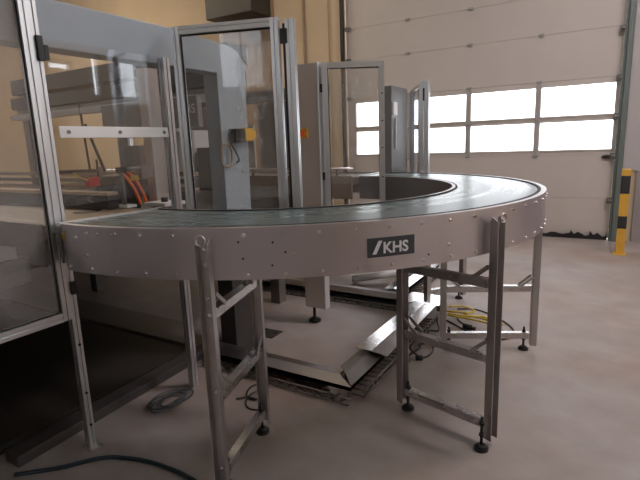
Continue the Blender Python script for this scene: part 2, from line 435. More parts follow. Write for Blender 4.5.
# ------------------------------------------------------------------ tube lamps added under the ceiling as fill light (out of frame)
k = 0
for x, y, e, c in ((-9.2, 4.8, 170, (1, .82, .58)), (-5.0, 5.4, 50, (1, .82, .60)), (1.0, 4.2, 160, (1, .90, .91)), (2.6, 4.2, 60, (1, .90, .91))):
    t = thing('fill_lamp', 'unseen white tube lamp added under the hall ceiling for fill light', 'lamp', (x, y, ZC), 'added fill lamps')
    MB().box(x-.75, x+.75, y-.12, y+.12, ZC-.10, ZC-.001).build('housing', 'white', t)
    MB().cyl((x-.7, y-.05, ZC-.125), (x+.7, y-.05, ZC-.125), .018).cyl((x-.7, y+.05, ZC-.125), (x+.7, y+.05, ZC-.125), .018).build('tube', 'lamp', t)
    ld = bpy.data.lights.new('fill_light', 'AREA'); ld.shape = 'RECTANGLE'; ld.size = 1.5; ld.size_y = .3; ld.energy = e; ld.color = c
    lo = bpy.data.objects.new('fill_light', ld); COL.objects.link(lo); lo.parent = t; lo.location = (0, 0, -.16)

# ------------------------------------------------------------------ curve conveyor
CX, CY, RO, RI, ZB = -1.9695, 2.8577, 1.6717, 1.1245, 1.1425
A0, A1 = -92., 90.
cv = thing('curve_conveyor', 'half-round stainless steel conveyor with dark teal belt standing on leg frames', 'conveyor', (CX, CY, 0))
C = (CX, CY)
zp = ZB-.205
MB().ring(C, [(RO-.004, zp), (RO, zp), (RO, ZB), (RO-.004, ZB)], A0, A1, 160).build('outer_side_panel', 'steel', cv)
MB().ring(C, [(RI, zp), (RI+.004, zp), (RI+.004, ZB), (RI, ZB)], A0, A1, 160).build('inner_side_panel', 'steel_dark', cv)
MB().ring(C, [(RO-.028, ZB-.006), (RO-.004, ZB-.006), (RO-.004, ZB), (RO-.028, ZB)], A0, A1, 160).build('outer_rim', 'steel', cv)
MB().ring(C, [(RI+.004, ZB-.006), (RI+.022, ZB-.006), (RI+.022, ZB), (RI+.004, ZB)], A0, A1, 160).build('inner_rim', 'steel', cv)
MB().ring(C, [(RO-.046, ZB-.03), (RO-.028, ZB-.03), (RO-.028, ZB+.001), (RO-.046, ZB+.001)], A0, A1, 160).ring(C, [(RI+.022, ZB-.03), (RI+.034, ZB-.03), (RI+.034, ZB+.001), (RI+.022, ZB+.001)], A0, A1, 160).build('wear_strip', 'rubber', cv)
MB().ring(C, [(RI+.036, ZB-.03), (RO-.048, ZB-.03), (RO-.048, ZB-.004), (RI+.036, ZB-.004)], A0, A1, 200).build('belt', 'belt', cv, base=(CX, CY, ZB))
MB().ring(C, [(RI+.006, zp+.012), (RO-.006, zp+.012), (RO-.006, zp+.018), (RI+.006, zp+.018)], A0, A1, 120).build('underside_pan', 'steel_dull', cv)
def pol(r, a, z=0.): return Vector((CX+r*math.cos(R(a)), CY+r*math.sin(R(a)), z))
for a, s in ((A0, -1), (A1, 1)):
    t = Vector((-math.sin(R(a)), math.cos(R(a)), 0))*s
    MB().bar(pol(RI, a, ZB-.006)+t*.022, pol(RO, a, ZB-.006)+t*.022, .026, .018).build('end_bar', 'alu', cv)
# bolts: one mesh, copied round both edges of the panel
bm_ = MB().cyl((0, 0, 0), (.003, 0, 0), .0075, 12).cyl((.003, 0, 0), (.009, 0, 0), .0055, 6)
b0 = None
def put_bolt(a, z):
    global b0
    p = pol(RO, a, z)-Vector(cv.location)
    if b0 is None:
        b0 = bm_.build('bolt', 'steel_bright', None, base=(0, 0, 0)); b0.parent = cv; b0.location = p; b0.rotation_euler = (0, 0, R(a))
    else: clone(b0, cv, p, R(a))
for k in range(-18, 15):
    a = -2.9+k*4.9
    if min(abs(a-q) for q in (-23.7, 18.9, -67)) > 1.3: put_bolt(a, ZB-.028)
    if min(abs(a+1.0-q) for q in (-23.7, 18.9, -67)) > 1.3: put_bolt(a+.3, zp+.022)
for a, z in ((-88.5, ZB-.05), (-86.6, ZB-.125), (-84, ZB-.03), (-80.6, ZB-.026), (-55.3, ZB-.10), (-32.5, ZB-.13)): put_bolt(a, z)
for a, z in ((-62.5, ZB-.055), (-62, ZB-.12), (-56.4, ZB-.10), (-58, ZB-.06), (-58.2, ZB-.15), (-36, ZB-.16)):
    p = pol(RO, a, z); n = pol(1, a)-pol(0, a); MB().cyl(p, p+n*.0012, .0045, 10).build('screw_hole', 'dark', cv)
# nameplate
pa, pw, pz0, pz1 = -41.9, 3.52, ZB-.146, ZB-.068
npl = MB().ring(C, [(RO, pz0), (RO+.002, pz0), (RO+.002, pz1), (RO, pz1)], pa-pw, pa+pw, 12).build('nameplate', 'plate', cv)
def letters(txt, name, size, bold, place, mname, parent):
    cu = bpy.data.curves.new(name, 'FONT'); cu.body = txt; cu.size = size; cu.offset = bold; cu.extrude = .0006; cu.resolution_u = 4
    o = bpy.data.objects.new(name, cu); COL.objects.link(o)
    dg = bpy.context.evaluated_depsgraph_get(); dg.update()
    me = bpy.data.meshes.new_from_object(o.evaluated_get(dg)); bpy.data.objects.remove(o)
    mb = MB(); mb.add([place(v.co.x, v.co.y, v.co.z) for v in me.vertices], [tuple(p.vertices) for p in me.polygons])
    return mb.build(name, mname, parent)
def on_plate(x, y, z):
    a = pa+math.degrees(x/RO); return pol(RO+.0034+z, a, (pz0+pz1)/2+y)
letters('KHS', 'lettering', .062, .0016, lambda x, y, z: on_plate(x*.98-.038, y-.0235, z), 'letter', npl)
sl = MB(); q = [(-.082, -.026), (-.066, -.026), (-.040, .027), (-.056, .027)]
sl.add([on_plate(x, y, .0008) for x, y in q]+[on_plate(x, y, -.0008) for x, y in q], [(0, 1, 2, 3), (4, 5, 6, 7)])
sl.build('slash_mark', 'letter', npl)

# support frames
def channel(c, n, zb, zt, w=.052, d=.042, t=.004):
    # U channel standing at c, web facing n
    n = Vector((*n[:2], 0)).normalized(); s = Vector((-n.y, n.x, 0)); b = MB()
    for off, dx, dy in ((n*(d/2-t/2), t, w), (s*(w/2-t/2), d, t), (-s*(w/2-t/2), d, t)):
        b.obox(Vector(c)+off+Vector((0, 0, (zb+zt)/2)), n, s, (0, 0, 1), dx, dy, zt-zb)
    return b
def frame(po, pi_, feet, ang):
    n = (pol(1, ang)-pol(0, ang)); s = Vector((-n.y, n.x, 0))
    po, pi_ = Vector((*po, 0)), Vector((*pi_, 0))
    lo = channel(po, -n, .035, ZB-.055)
    # pointed prongs of the two flanges
    for sg in (-1, 1):
        c0 = po+s*sg*.024; w0, w1 = c0-n*.020, c0+n*.020
        Z = lambda v, z, o: v+s*o+Vector((0, 0, z))
        lo.add([Z(w0, ZB-.056, -.002), Z(w1, ZB-.056, -.002), Z(w0+n*.008, ZB-.036, -.002), Z(w0, ZB-.056, .002), Z(w1, ZB-.056, .002), Z(w0+n*.008, ZB-.036, .002)], [(0, 1, 2), (5, 4, 3), (0, 1, 4, 3), (1, 2, 5, 4), (2, 0, 3, 5)])
    leg_o = lo.build('leg', 'steel_dull', cv, bevel=.0015)
    leg_i = channel(pi_, -n, .035, zp+.012).build('leg', 'steel_dull', cv, bevel=.0015)
    for z in (ZB-.075, ZB-.14, .86, .80, .47, .12):
        p = po-n*.0165+Vector((0, 0, z)); MB().cyl(p, p+n*.004, .010, 12).cyl(p+n*.004, p+n*.010, .007, 6).build('bolt', 'steel_bright', leg_o)
    # lifting eye
    p = po+n*.020+Vector((0, 0, ZB-.040))
    MB().tube([p+(s*math.cos(a)+Vector((0, 0, 1))*math.sin(a))*.019+n*.004 for a in [2*PI*k/24 for k in range(24)]], .0045, 8, True).build('lifting_eye', 'steel_dull', cv)
    d = (pi_-po).normalized(); L = (pi_-po).length; sd = Vector((-d.y, d.x, 0))
    for z, dark in ((.80, 0), (.44, 0), (.105, 0)):
        a, b = po+d*.022, pi_-d*.022
        off = Vector((0, 0, z))
        MB().sweep([(-.020, -.021), (.020, -.021), (.020, .021), (-.020, .021)], a+off, b+off).build('crossbar', 'bar_steel', cv, bevel=.003)
        if z > .3:
            for pnt, sg in ((a, 1), (b, -1)):
                q0 = pnt+d*sg*.004+Vector((0, 0, z+.085)); q1 = pnt+d*sg*.085+Vector((0, 0, z+.018))
                MB().bar(q0-sd*.024, q1-sd*.024, .016, .006, up=sd).bar(q0+sd*.024, q1+sd*.024, .016, .006, up=sd).build('brace', 'steel_dull', cv)
    for f in feet:
        f = Vector((*f, 0))
        MB().cyl(f, f+Vector((0, 0, .012)), .034, 20).cyl(f+Vector((0, 0, .012)), f+Vector((0, 0, .028)), .032, 20, .016).cyl(f+Vector((0, 0, .028)), f+Vector((0, 0, .165)), .007, 10).cyl(f+Vector((0, 0, .127)), f+Vector((0, 0, .14)), .013, 6).cyl(f+Vector((0, 0, .07)), f+Vector((0, 0, .083)), .013, 6).build('levelling_foot', 'rubber', cv)
def two(ao, ro, pi_, fo, fi): frame(pol(ro, ao)[:2], pi_, (fo, fi), ao)
def along(p, q, t): return (p[0]+(q[0]-p[0])*t, p[1]+(q[1]-p[1])*t)
for ao, ro, pin in ((-23.7, 1.71, (-.897, 2.302)), (18.9, 1.682, (-.925, 3.135)), (-67., 1.695, (-1.452, 1.776)), (59., 1.695, (-1.34, 4.04))):
    po = pol(ro, ao)[:2]
    two(ao, ro, pin, (-.433, 2.117) if -30 < ao < -20 else along(po, pin, .10), along(po, pin, .93))
# cable clip and yellow tag at the belt entry
cl = MB().tube(smooth_path([(-2.036, 1.18, .97), (-2.032, 1.176, 1.03), (-2.036, 1.176, 1.08), (-2.055, 1.176, 1.105), (-2.082, 1.176, 1.09)], 6), .006)
cl.build('loose_cable', 'cable_grey', cv)
MB().obox((-2.025, 1.183, 1.085), (1, 0, 0), (0, 1, 0), (0, 0, 1), .03, .006, .035).build('warning_tag', 'brass', cv)

# ------------------------------------------------------------------ packing machine
PX = -2.15
pm = thing('packing_machine', 'large blue-grey packing machine portal behind the half-round conveyor', 'machine', (-2.8, 2., 0))
poly = [(-3.2, 1.90), (2.38, 1.90), (2.385, 0.01), (2.625, 0.01), (2.632, 1.0), (2.66, 1.98), (2.60, 2.05), (2.50, 2.082), (2.05, 2.105), (-3.2, 2.105)]
MB().prism_x(poly, PX-.12, PX).build('portal_frame', 'machine', pm, bevel=.006)
for y, z in ((2.53, 1.93), (2.55, 1.69), (2.56, 1.28), (2.55, 1.0)):
    MB().cyl((PX, y, z), (PX+.006, y, z), .012, 12).build('bolt', 'steel_bright', pm)
MB().box(-6.3, PX-.13, 1.76, 3.96, .86, 1.04).box(-6.3, PX-.13, -3.2, 1.16, .86, .98).build('machine_bed', 'machine_dark', pm)
MB().box(-6.36, -6.31, -3.2, 4.6, 0, 1.04).build('rear_skirt', 'machine_dark', pm)
for x, y in ((-2.5, -.2), (-2.6, 3.5), (-4.6, 1.0), (-4.6, 3.0), (-4.6, -.6)): MB().box(x-.05, x+.05, y-.05, y+.05, 0, .86).build('bed_leg', 'machine_mid', pm)
MB().box(-2.75, -2.45, 1.6, 2.1, .98, 1.0).box(-2.9, -2.5, .45, 1.0, .982, 1.16).build('side_unit', 'machine_mid', pm, bevel=.01)
MB().box(-2.40, -2.30, .66, 1.12, .90, 1.03).build('cover_plate', 'lightgrey', pm)
# gantry seen through the panes
G_ = MB().box(-6.4, -2.9, 3.36, 3.62, 2.16, 2.33).build('gantry_beam', 'machine_dark', pm)
MB().box(-6.4, -2.9, 3.33, 3.60, 1.985, 2.115).build('gantry_beam', 'machine_dark', pm)
MB().box(-6.4, -3.1, 3.30, 3.42, 1.86, 1.92).build('guide_rail', 'lightgrey', pm)
MB().box(-6.4, -3.1, 3.40, 3.46, 1.925, 1.980).build('guide_rail', 'machine_mid', pm)
MB().cyl((-5.0, 3.31, 1.95), (-4.93, 3.31, .9), .012).build('lift_rod', 'cable_black', pm)
MB().cyl((-4.55, 3.05, 1.72), (-4.30, 3.05, 1.2), .014).build('lift_rod', 'cable_black', pm)
MB().box(-2.64, -2.56, 2.17, 2.27, 1.041, 1.955).build('inner_post', 'machine_beige', pm)
MB().box(-6.4, -2.7, 4.7, 4.78, 1.95, 2.08).build('rear_beam', 'machine_mid', pm)
for x in (-6.3, -3.0):
    MB().box(x-.06, x+.06, 3.42, 3.54, 0.01, 2.16).build('gantry_post', 'machine_mid', pm)
MB().box(-4.2, -2.95, 3.0, 3.05, 1.62, 1.87).build('sign_panel', 'machine_mid', pm)
letters('KHS', 'lettering', .10, .001, lambda x, y, z: (-3.16+x, 2.997-z, 1.735+y), 'lightgrey', pm)
for x, z, m in ((-3.0, 1.235, 'tan'), (-3.0, 1.17, 'machine_mid'), (-3.0, 1.10, 'tan')):
    MB().box(-6.2, x, 2.95, 3.0, z-.018, z+.018).build('side_rail', m, pm)
for x in (-3.3, -4.3, -5.3): MB().box(x-.03, x+.03, 2.96, 2.99, 1.04, 1.30).build('rail_post', 'machine_mid', pm)
for x in (-4.95, -5.9): MB().sweep(tslot(.05), (x, 4.62, 1.04), (x, 4.62, 1.95), up=(1, 0, 0)).build('rear_post', 'alu', pm)
MB().box(-5.88, -4.97, 4.61, 4.615, 1.10, 1.9).build('rear_pane', 'glass', pm)
for x0, x1, z0, z1, m in ((-3.95, -3.55, 1.04, 1.62, 'lightgrey'), (-3.50, -3.1, 1.04, 1.45, 'machine_mid'), (-4.6, -4.35, 1.04, 1.5, 'machine_mid')):
    MB().box(x0, x1, 3.5, 3.8, z0, z1).build('drive_cover', m, pm, bevel=.01)
MB().box(PX-.135, PX+.004, 2.378, 2.632, .01, .90).build('dark_lower_box', mat('dark_lower_grey', (.085, .080, .078), .4, metal=.3, noise=.2, nscale=4), pm, bevel=.004)  # dark box round the lower part of the portal column
for x0, x1, z1, m in ((-6.3, -5.98, 1.94, 'machine_mid'), (-4.86, -4.36, 1.94, 'machine_panel'), (-4.30, -3.74, 1.70, 'machine_panel'), (-3.66, -3.16, 1.94, 'machine_mid')):
    MB().box(x0, x1, 4.71, 4.74, 1.15, z1).build('rear_panel', m, pm, bevel=.003)
# machine base plinth
MB().prism_z([(-2.285, .97), (-2.36, 2.36), (-2.46, 2.36), (-2.40, .97)], 0, .055).build('base_plinth', 'plinth', pm, bevel=.004)
MB().box(-6.3, -2.40, 2.30, 2.62, .0, .05).build('base_duct', 'machine_mid', pm)
MB().box(-6.3, -2.47, -3.2, 2.26, .002, .045).build('dark_base_sheet', 'machine_dark', pm)  # thin dark sheet over the floor below the machine bed
MB().box(-6.3, PX-.13, -3.24, -3.2, 0, .98).build('shade_skirt', 'machine_dark', pm)  # unseen panel added to stop light getting in under the bed
# safety switch on the column
sw = MB().box(PX+.001, PX+.06, 2.45, 2.55, 1.475, 1.56).build('switch_body', 'dark', pm, bevel=.004)
MB().box(PX+.005, PX+.055, 2.552, 2.64, 1.48, 1.565).box(PX+.01, PX+.05, 2.64, 2.675, 1.495, 1.55).build('switch_head', 'yellow', pm, bevel=.006)
MB().tube(smooth_path([(PX+.03, 2.45, 1.53), (PX+.06, 2.40, 1.55), (PX+.07, 2.37, 1.49), (PX+.06, 2.44, 1.41), (PX+.03, 2.50, 1.36), (PX-.001, 2.51, 1.34)], 8), .006).build('switch_cable', 'cable_grey', pm)
MB().tube(smooth_path([(PX+.02, 2.36, 1.46), (PX+.03, 2.42, 1.45), (PX+.03, 2.43, 1.36), (PX+.03, 2.39, 1.32), (PX+.02, 2.35, 1.34), (PX+.02, 2.34, 1.42)], 6, True), .007, 8, True).build('pull_handle', 'tan', pm)

# infeed lane
it = MB().box(-5.6, -2.16, 1.18, 1.735, 1.06, 1.128).box(-2.16, -2.075, 1.30, 1.735, 1.11, 1.128).build('infeed_table', 'tan', pm, bevel=.003)
MB().box(-5.6, -2.16, 1.165, 1.178, .94, 1.135).build('side_plate', 'machine_mid', it)
MB().box(-5.6, -2.16, 1.737, 1.75, .94, 1.13).build('side_plate', 'machine_mid', it)
MB().cyl((-2.42, 1.57, 1.128), (-2.42, 1.57, 1.131), .07, 20).build('round_opening', 'dark', it)
gb = thing('lane_guide', 'long dark lane guide box with tan top on the infeed table', 'guide', (-2.7, 1.70, 1.129))
MB().box(-3.6, -2.36, 1.665, 1.725, 1.130, 1.205).build('guide_body', 'machine_dark', gb, bevel=.002)
MB().box(-3.6, -2.36, 1.660, 1.730, 1.205, 1.222).build('top_strip', mat('pale_tan_strip', (.52, .37, .22), .5), gb)
ot = MB().box(-6.2, -2.04, 3.985, 4.52, 1.06, 1.130).build('outfeed_table', 'machine_mid', pm)
MB().box(-6.2, -2.04, 3.965, 3.983, .93, 1.145).build('side_plate', 'tan', ot)
MB().box(-6.2, -2.04, 4.523, 4.54, .93, 1.145).build('side_plate', 'machine_mid', ot)
MB().tube([(-2.04, 3.99, 1.21), (-6., 3.99, 1.21)], .012).build('guide_rail', 'steel_bright', ot)
for x in (-2.2, -3.2, -4.2): MB().cyl((x, 3.974, 1.12), (x, 3.99, 1.21), .01).build('rail_bracket', 'dark', ot)

# sensors and clutter over the infeed
st = thing('reflector_stand', 'slim grey reflector stand with square plate beside the lane guide', 'sensor stand', (-2.36, 1.735, 1.13))
MB().box(-2.40, -2.30, 1.737, 1.80, 1.131, 1.145).build('base_plate', 'white', st)
MB().cyl((-2.36, 1.765, 1.145), (-2.36, 1.765, 1.35), .013).build('pole', 'machine_mid', st)
MB().box(-2.38, -2.34, 1.745, 1.785, 1.325, 1.355).build('clamp', 'dark', st)
MB().cyl((-2.36, 1.765, 1.343), (-2.36, 1.93, 1.343), .011).build('arm', 'machine_mid', st)
MB().box(-2.372, -2.345, 1.89, 1.975, 1.285, 1.358).build('reflector_plate', mat('plum_grey_plastic', (.20, .16, .16), .5), st)
rs = thing('red_sensor', 'red sensor head hanging from a dark bar above the lane guide', 'sensor', (-2.6, 1.72, 1.222))
MB().cyl((-2.62, 1.45, 1.345), (-2.62, 1.80, 1.335), .010).build('bar', 'machine_dark', rs)
MB().box(-2.635, -2.590, 1.715, 1.785, 1.245, 1.300).build('sensor_head', 'red', rs, bevel=.004)
MB().cyl((-2.62, 1.80, 1.40), (-2.62, 1.80, 1.14), .006).build('post', 'cable_black', rs)
MB().tube(smooth_path([(-2.60, 1.72, 1.285), (-2.57, 1.66, 1.30), (-2.55, 1.60, 1.335)], 6), .004).build('sensor_cable', 'cable_yellow', rs)
gd = thing('gripper_drive', 'black drive housing with two orange hoses behind the infeed table', 'drive', (-2.75, 2.05, 1.0))
MB().prism_x([(1.90, 1.06), (2.13, 1.06), (2.16, 1.20), (2.08, 1.30), (1.98, 1.29), (1.90, 1.18)], -2.85, -2.68).build('housing', 'dark', gd, bevel=.01)
MB().box(-2.83, -2.70, 1.95, 2.10, 1.041, 1.06).build('bracket', 'machine_mid', gd)
for dy in (0, .05):
    MB().tube(smooth_path([(-2.66, 1.98+dy, 1.31), (-2.64, 2.02+dy, 1.26), (-2.63, 2.06+dy, 1.18), (-2.63, 2.085+dy, 1.10)], 8), .012).build('hose', 'orange', gd)
MB().box(-2.665, -2.63, 2.03, 2.10, 1.255, 1.285).build('clip', 'brass', gd)
MB().tube(smooth_path([(-2.66, 1.96, 1.325), (-2.63, 2.0, 1.335), (-2.62, 2.06, 1.32)], 6), .009).build('yellow_hose', 'cable_yellow', gd)
jb = thing('junction_clutter', 'small pale bracket with black fittings by the end of the belt', 'bracket', (-2.35, 2.0, 1.06))
MB().box(-2.40, -2.22, 1.93, 2.09, 1.115, 1.135).build('bracket_plate', 'lightgrey', jb)
MB().cyl((-2.30, 2.00, 1.135), (-2.30, 2.00, 1.16), .02).cyl((-2.26, 2.05, 1.135), (-2.26, 2.05, 1.155), .015).build('fitting', 'dark', jb)
MB().box(-2.36, -2.30, 1.96, 2.05, 1.041, 1.115).build('bracket_foot', 'machine_mid', jb)

# ------------------------------------------------------------------ guarding
T = tslot
# fixed corner post + left guard door
gp = thing('guard_post', 'slim aluminium guard post standing on the floor at the left of the conveyor', 'post', (-2.124, 1.247, 0))
MB().sweep(T(.036), (-2.124, 1.238, .012), (-2.124, 1.238, 2.16), up=(1, 0, 0)).build('profile', 'alu', gp)
MB().box(-2.155, -2.085, 1.21, 1.27, 0, .012).build('foot_plate', 'alu_dull', gp)
for z in (.13, .55, .30): MB().cyl((-2.106, 1.238, z), (-2.102, 1.238, z), .007, 8).build('bolt', 'dark', gp)
MB().box(-2.105, -2.090, 1.232, 1.256, .80, .86).build('hinge', 'dark', gp)
MB().box(-2.105, -2.090, 1.232, 1.256, 1.83, 1.93).build('hinge', 'dark', gp)
gdoor = thing('guard_door', 'large framed clear guard door at the left edge nearest the viewer', 'guard door', (-2.14, .4, .66))
yq0, yq1, zq0, zq1 = -.75, 1.222, .685, 2.16
for y in (1.199, -.73): MB().sweep(T(.038), (-2.12, y, zq0), (-2.12, y, zq1), up=(1, 0, 0)).build('stile', 'alu', gdoor)
for z in (zq0+.021, zq1-.021): MB().sweep(T(.042), (-2.12, -.708, z), (-2.12, 1.178, z), up=(0, 0, 1)).build('rail', 'alu', gdoor)
MB().box(-2.124, -2.118, -.712, 1.182, zq0+.038, zq1-.038).build('pane', 'glass_hazy', gdoor)
gk = MB()
for y0, y1, z0, z1 in ((1.176, 1.180, zq0+.042, zq1-.042), (-.70, 1.172, zq0+.042, zq0+.045)): gk.box(-2.117, -2.112, y0, y1, z0, z1)
gk.build('gasket', 'rubber', gdoor)

# guard window beside it: pane, white rail, post
gw = thing('guard_window', 'clear guard window with a white bolted rail above the infeed', 'guard window', (-2.16, 1.6, 0))
MB().sweep(T(.042), (-2.125, 1.935, 0), (-2.125, 1.935, 1.93), up=(1, 0, 0)).build('post', 'alu', gw)
rl = MB().box(-2.122, -2.112, 1.29, 1.913, 1.510, 1.562).build('rail', 'white', gw, bevel=.002)
for y in (1.33, 1.60, 1.88): MB().cyl((-2.112, y, 1.536), (-2.107, y, 1.536), .009, 10).build('bolt', 'machine_mid', rl)
MB().box(-2.134, -2.128, 1.275, 1.912, 1.205, 1.93).build('pane', 'glass_clear', gw)
MB().box(-2.145, -2.11, 1.957, 1.997, 1.80, 1.87).build('hinge', 'dark', gw)
MB().box(-2.126, -2.112, 1.272, 1.290, 1.84, 1.90).build('clip', 'dark', gw)

def guard_panel(name, label, p, q, z0, z1, w=.042, mpane='glass', rail_bottom=True, group=None):
    p, q = Vector((*p, 0)), Vector((*q, 0)); d = (q-p).normalized(); n = Vector((d.y, -d.x, 0))
    t = thing(name, label, 'guard door', ((p+q)/2+Vector((0, 0, z0))), group)
    for c in (p+d*w/2, q-d*w/2): MB().sweep(T(w), c+Vector((0, 0, z0)), c+Vector((0, 0, z1)), up=n).build('stile', 'alu', t)
    for z in (z0+w/2, z1-w/2): MB().sweep(T(w), p+d*w+Vector((0, 0, z)), q-d*w+Vector((0, 0, z)), up=(0, 0, 1)).build('rail', 'alu_dull', t)
    c = (p+q)/2+Vector((0, 0, (z0+z1)/2)); L = (q-p).length
    MB().obox(c, d, n, (0, 0, 1), L-2*w+.012, .005, z1-z0-2*w+.012).build('pane', mpane, t)
    g = MB(); g.obox(p+d*(w+.004)+n*.004+Vector((0, 0, (z0+z1)/2)), d, n, (0, 0, 1), .008, .006, z1-z0-2*w)
    g.obox((p+q)/2+n*.004+Vector((0, 0, z1-w-.004)), d, n, (0, 0, 1), L-2*w, .006, .008)
    g.build('gasket', 'rubber', t)
    return t, d, n
# open framed door over the near half of the belt
ga, d_, n_ = guard_panel('guard_door', 'tall open guard door with clear pane at the middle, in front of the yellow switch', (-2.03, 1.93), (-1.478, 2.118), .90, 2.07)
hp = thing('hinge_post', 'bright aluminium hinge post at the right of the tall open guard door', 'post', (-1.44, 2.155, .9))
c1 = Vector((-1.432, 2.148, 0)); 
MB().sweep(T(.045), c1+Vector((0, 0, .86)), c1+Vector((0, 0, 2.06)), up=n_).build('profile', 'alu', hp)
MB().sweep([(-.006, -.02), (.006, -.02), (.006, .02), (-.006, .02)], c1-d_*.030+Vector((0, 0, .9)), c1-d_*.030+Vector((0, 0, 2.04)), up=n_).build('hinge_strip', 'cable_black', hp)
MB().obox(c1-d_*.03+n_*.024+Vector((0, 0, 1.98)), d_, n_, (0, 0, 1), .035, .014, .07).build('hinge', 'dark', hp)
MB().bar(c1+Vector((0, 0, .88)), (-1.44, 1.876, .93), .04, .04).build('mounting_arm', 'steel_dull', hp)
from mathutils import noise as MN
def film(parent, p, q, z0, z1, n, seed, amp=.012, trim=None):
    p, q = Vector((*p, 0)), Vector((*q, 0)); nx, nz = 40, 90; mb = MB(); vs = []
    for j in range(nz+1):
        for i in range(nx+1):
            u, v = i/nx, j/nz; c = p+(q-p)*u+Vector((0, 0, z0+(z1-z0)*v))
            w = MN.noise(Vector((u*7+seed, v*9, seed)))*.6+MN.noise(Vector((u*18+v*9, v*5, seed+3)))*.5+abs(MN.noise(Vector((u*4-v*7, u*9, seed+8))))*.8
            vs.append(c+n*(.010+amp*(.5+w*.5)))
    fs = []
    for j in range(nz):
        for i in range(nx):
            if trim and trim(i/nx, j/nz): continue
            a = j*(nx+1)+i; fs.append((a, a+1, a+nx+2, a+nx+1))
    mb.add(vs, fs, True)
    o = mb.build('protective_film', 'film', parent); o['label'] = 'crumpled clear film clinging to the pane'
    return o
film(ga, (-1.70, 2.042), (-1.525, 2.103), 1.30, 1.96, n_, 2.3, trim=lambda u, v: v > .93-.25*u and u < .3)
# slim beige column with main switch
cc = thing('control_column', 'slim beige-grey control column with an orange main switch on a levelling foot', 'control column', (-2.0, 3.22, 0))
MB().box(-2.095, -1.912, 3.19, 3.25, .125, 2.035).build('column_body', 'machine_beige', cc, bevel=.004)
MB().box(-1.911, -1.899, 3.185, 3.255, .125, 2.035).build('edge_trim', 'lightgrey', cc)
MB().box(-2.068, -2.003, 3.170, 3.19, 1.493, 1.563).build('switch_plate', 'yellow', cc, bevel=.004)
MB().cyl((-2.036, 3.170, 1.528), (-2.036, 3.150, 1.528), .023, 16).box(-2.043, -2.029, 3.140, 3.152, 1.502, 1.554).build('switch_knob', 'orange', cc)
MB().cyl((-2.03, 3.22, 0), (-2.03, 3.22, .016), .052, 24).cyl((-2.03, 3.22, .016), (-2.03, 3.22, .034), .048, 24, .02).cyl((-2.03, 3.22, .034), (-2.03, 3.22, .125), .012, 12).build('levelling_foot', 'rubber', cc)
# second open door hung on the column
gb2, d2, n2 = guard_panel('guard_door', 'smaller open guard door right of the beige control column', (-1.882, 3.215), (-1.50, 3.478), .88, 2.03, .040, 'glass')
for z in (1.18, 1.4, 1.6, 1.8): 
    p = Vector((-1.515, 3.466, z))+n2*.0205; MB().cyl(p, p+n2*.003, .006, 8).build('bolt', 'dark', gb2)
MB().bar((-1.897, 3.212, 1.2), (-1.880, 3.216, 1.2), .02, .06).bar((-1.897, 3.212, 1.85), (-1.880, 3.216, 1.85), .02, .06).build('hinge', 'dark', gb2)
film(gb2, (-1.845, 3.240), (-1.540, 3.451), 1.02, 1.985, n2, 6.1, trim=lambda u, v: (v < .40 and u > .36+.2*math.sin(v*9)) or (v < .12))
# far portal column, post and door at the far end
fp = thing('portal_column', 'dark grey machine column behind the far end of the half-round conveyor', 'column', (-2.3, 5.3, 0))
MB().box(-2.30, -2.17, 5.24, 5.74, 0, 2.06).build('column_body', mat('column_grey', (.17, .17, .172), .45, noise=.08, nscale=3), fp, bevel=.008)
MB().box(-2.168, -2.150, 5.26, 5.37, 1.74, 1.88).build('label_plate', 'white', fp)
MB().box(-2.166, -2.152, 5.33, 5.345, 1.36, 1.70).build('cable_strip', 'white', fp)
MB().sweep(T(.04), (-2.13, 5.78, 0), (-2.13, 5.78, 2.04), up=(1, 0, 0)).build('edge_profile', 'alu', fp)
fg = thing('guard_door', 'narrow aluminium guard door edge at the far rim, before the bright door windows', 'guard door', (-1.95, 5.3, .9))
for p in ((-1.80, 5.20), (-1.745, 5.205)): MB().sweep(T(.048), (*p, .90), (*p, 2.065), up=(0, 1, 0)).build('stile', 'alu', fg)
MB().box(-1.782, -1.765, 5.17, 5.18, 1.86, 1.99).build('hinge', 'dark', fg)
MB().bar((-2.108, 5.755, 2.03), (-1.82, 5.22, 2.03), .03, .03).bar((-2.108, 5.755, .93), (-1.82, 5.22, .93), .03, .03).build('rail', 'alu_dull', fg)
pv = Vector((-1.964, 5.4875, 1.48)); dv = Vector((.288, -.535, 0)).normalized()
MB().obox(pv, dv, (dv.y, -dv.x, 0), (0, 0, 1), .58, .005, 1.08).build('pane', 'glass_clear', fg)
MB().box(-1.80, -1.76, 5.165, 5.176, 1.05, 1.12).build('end_clip', 'white', fg)

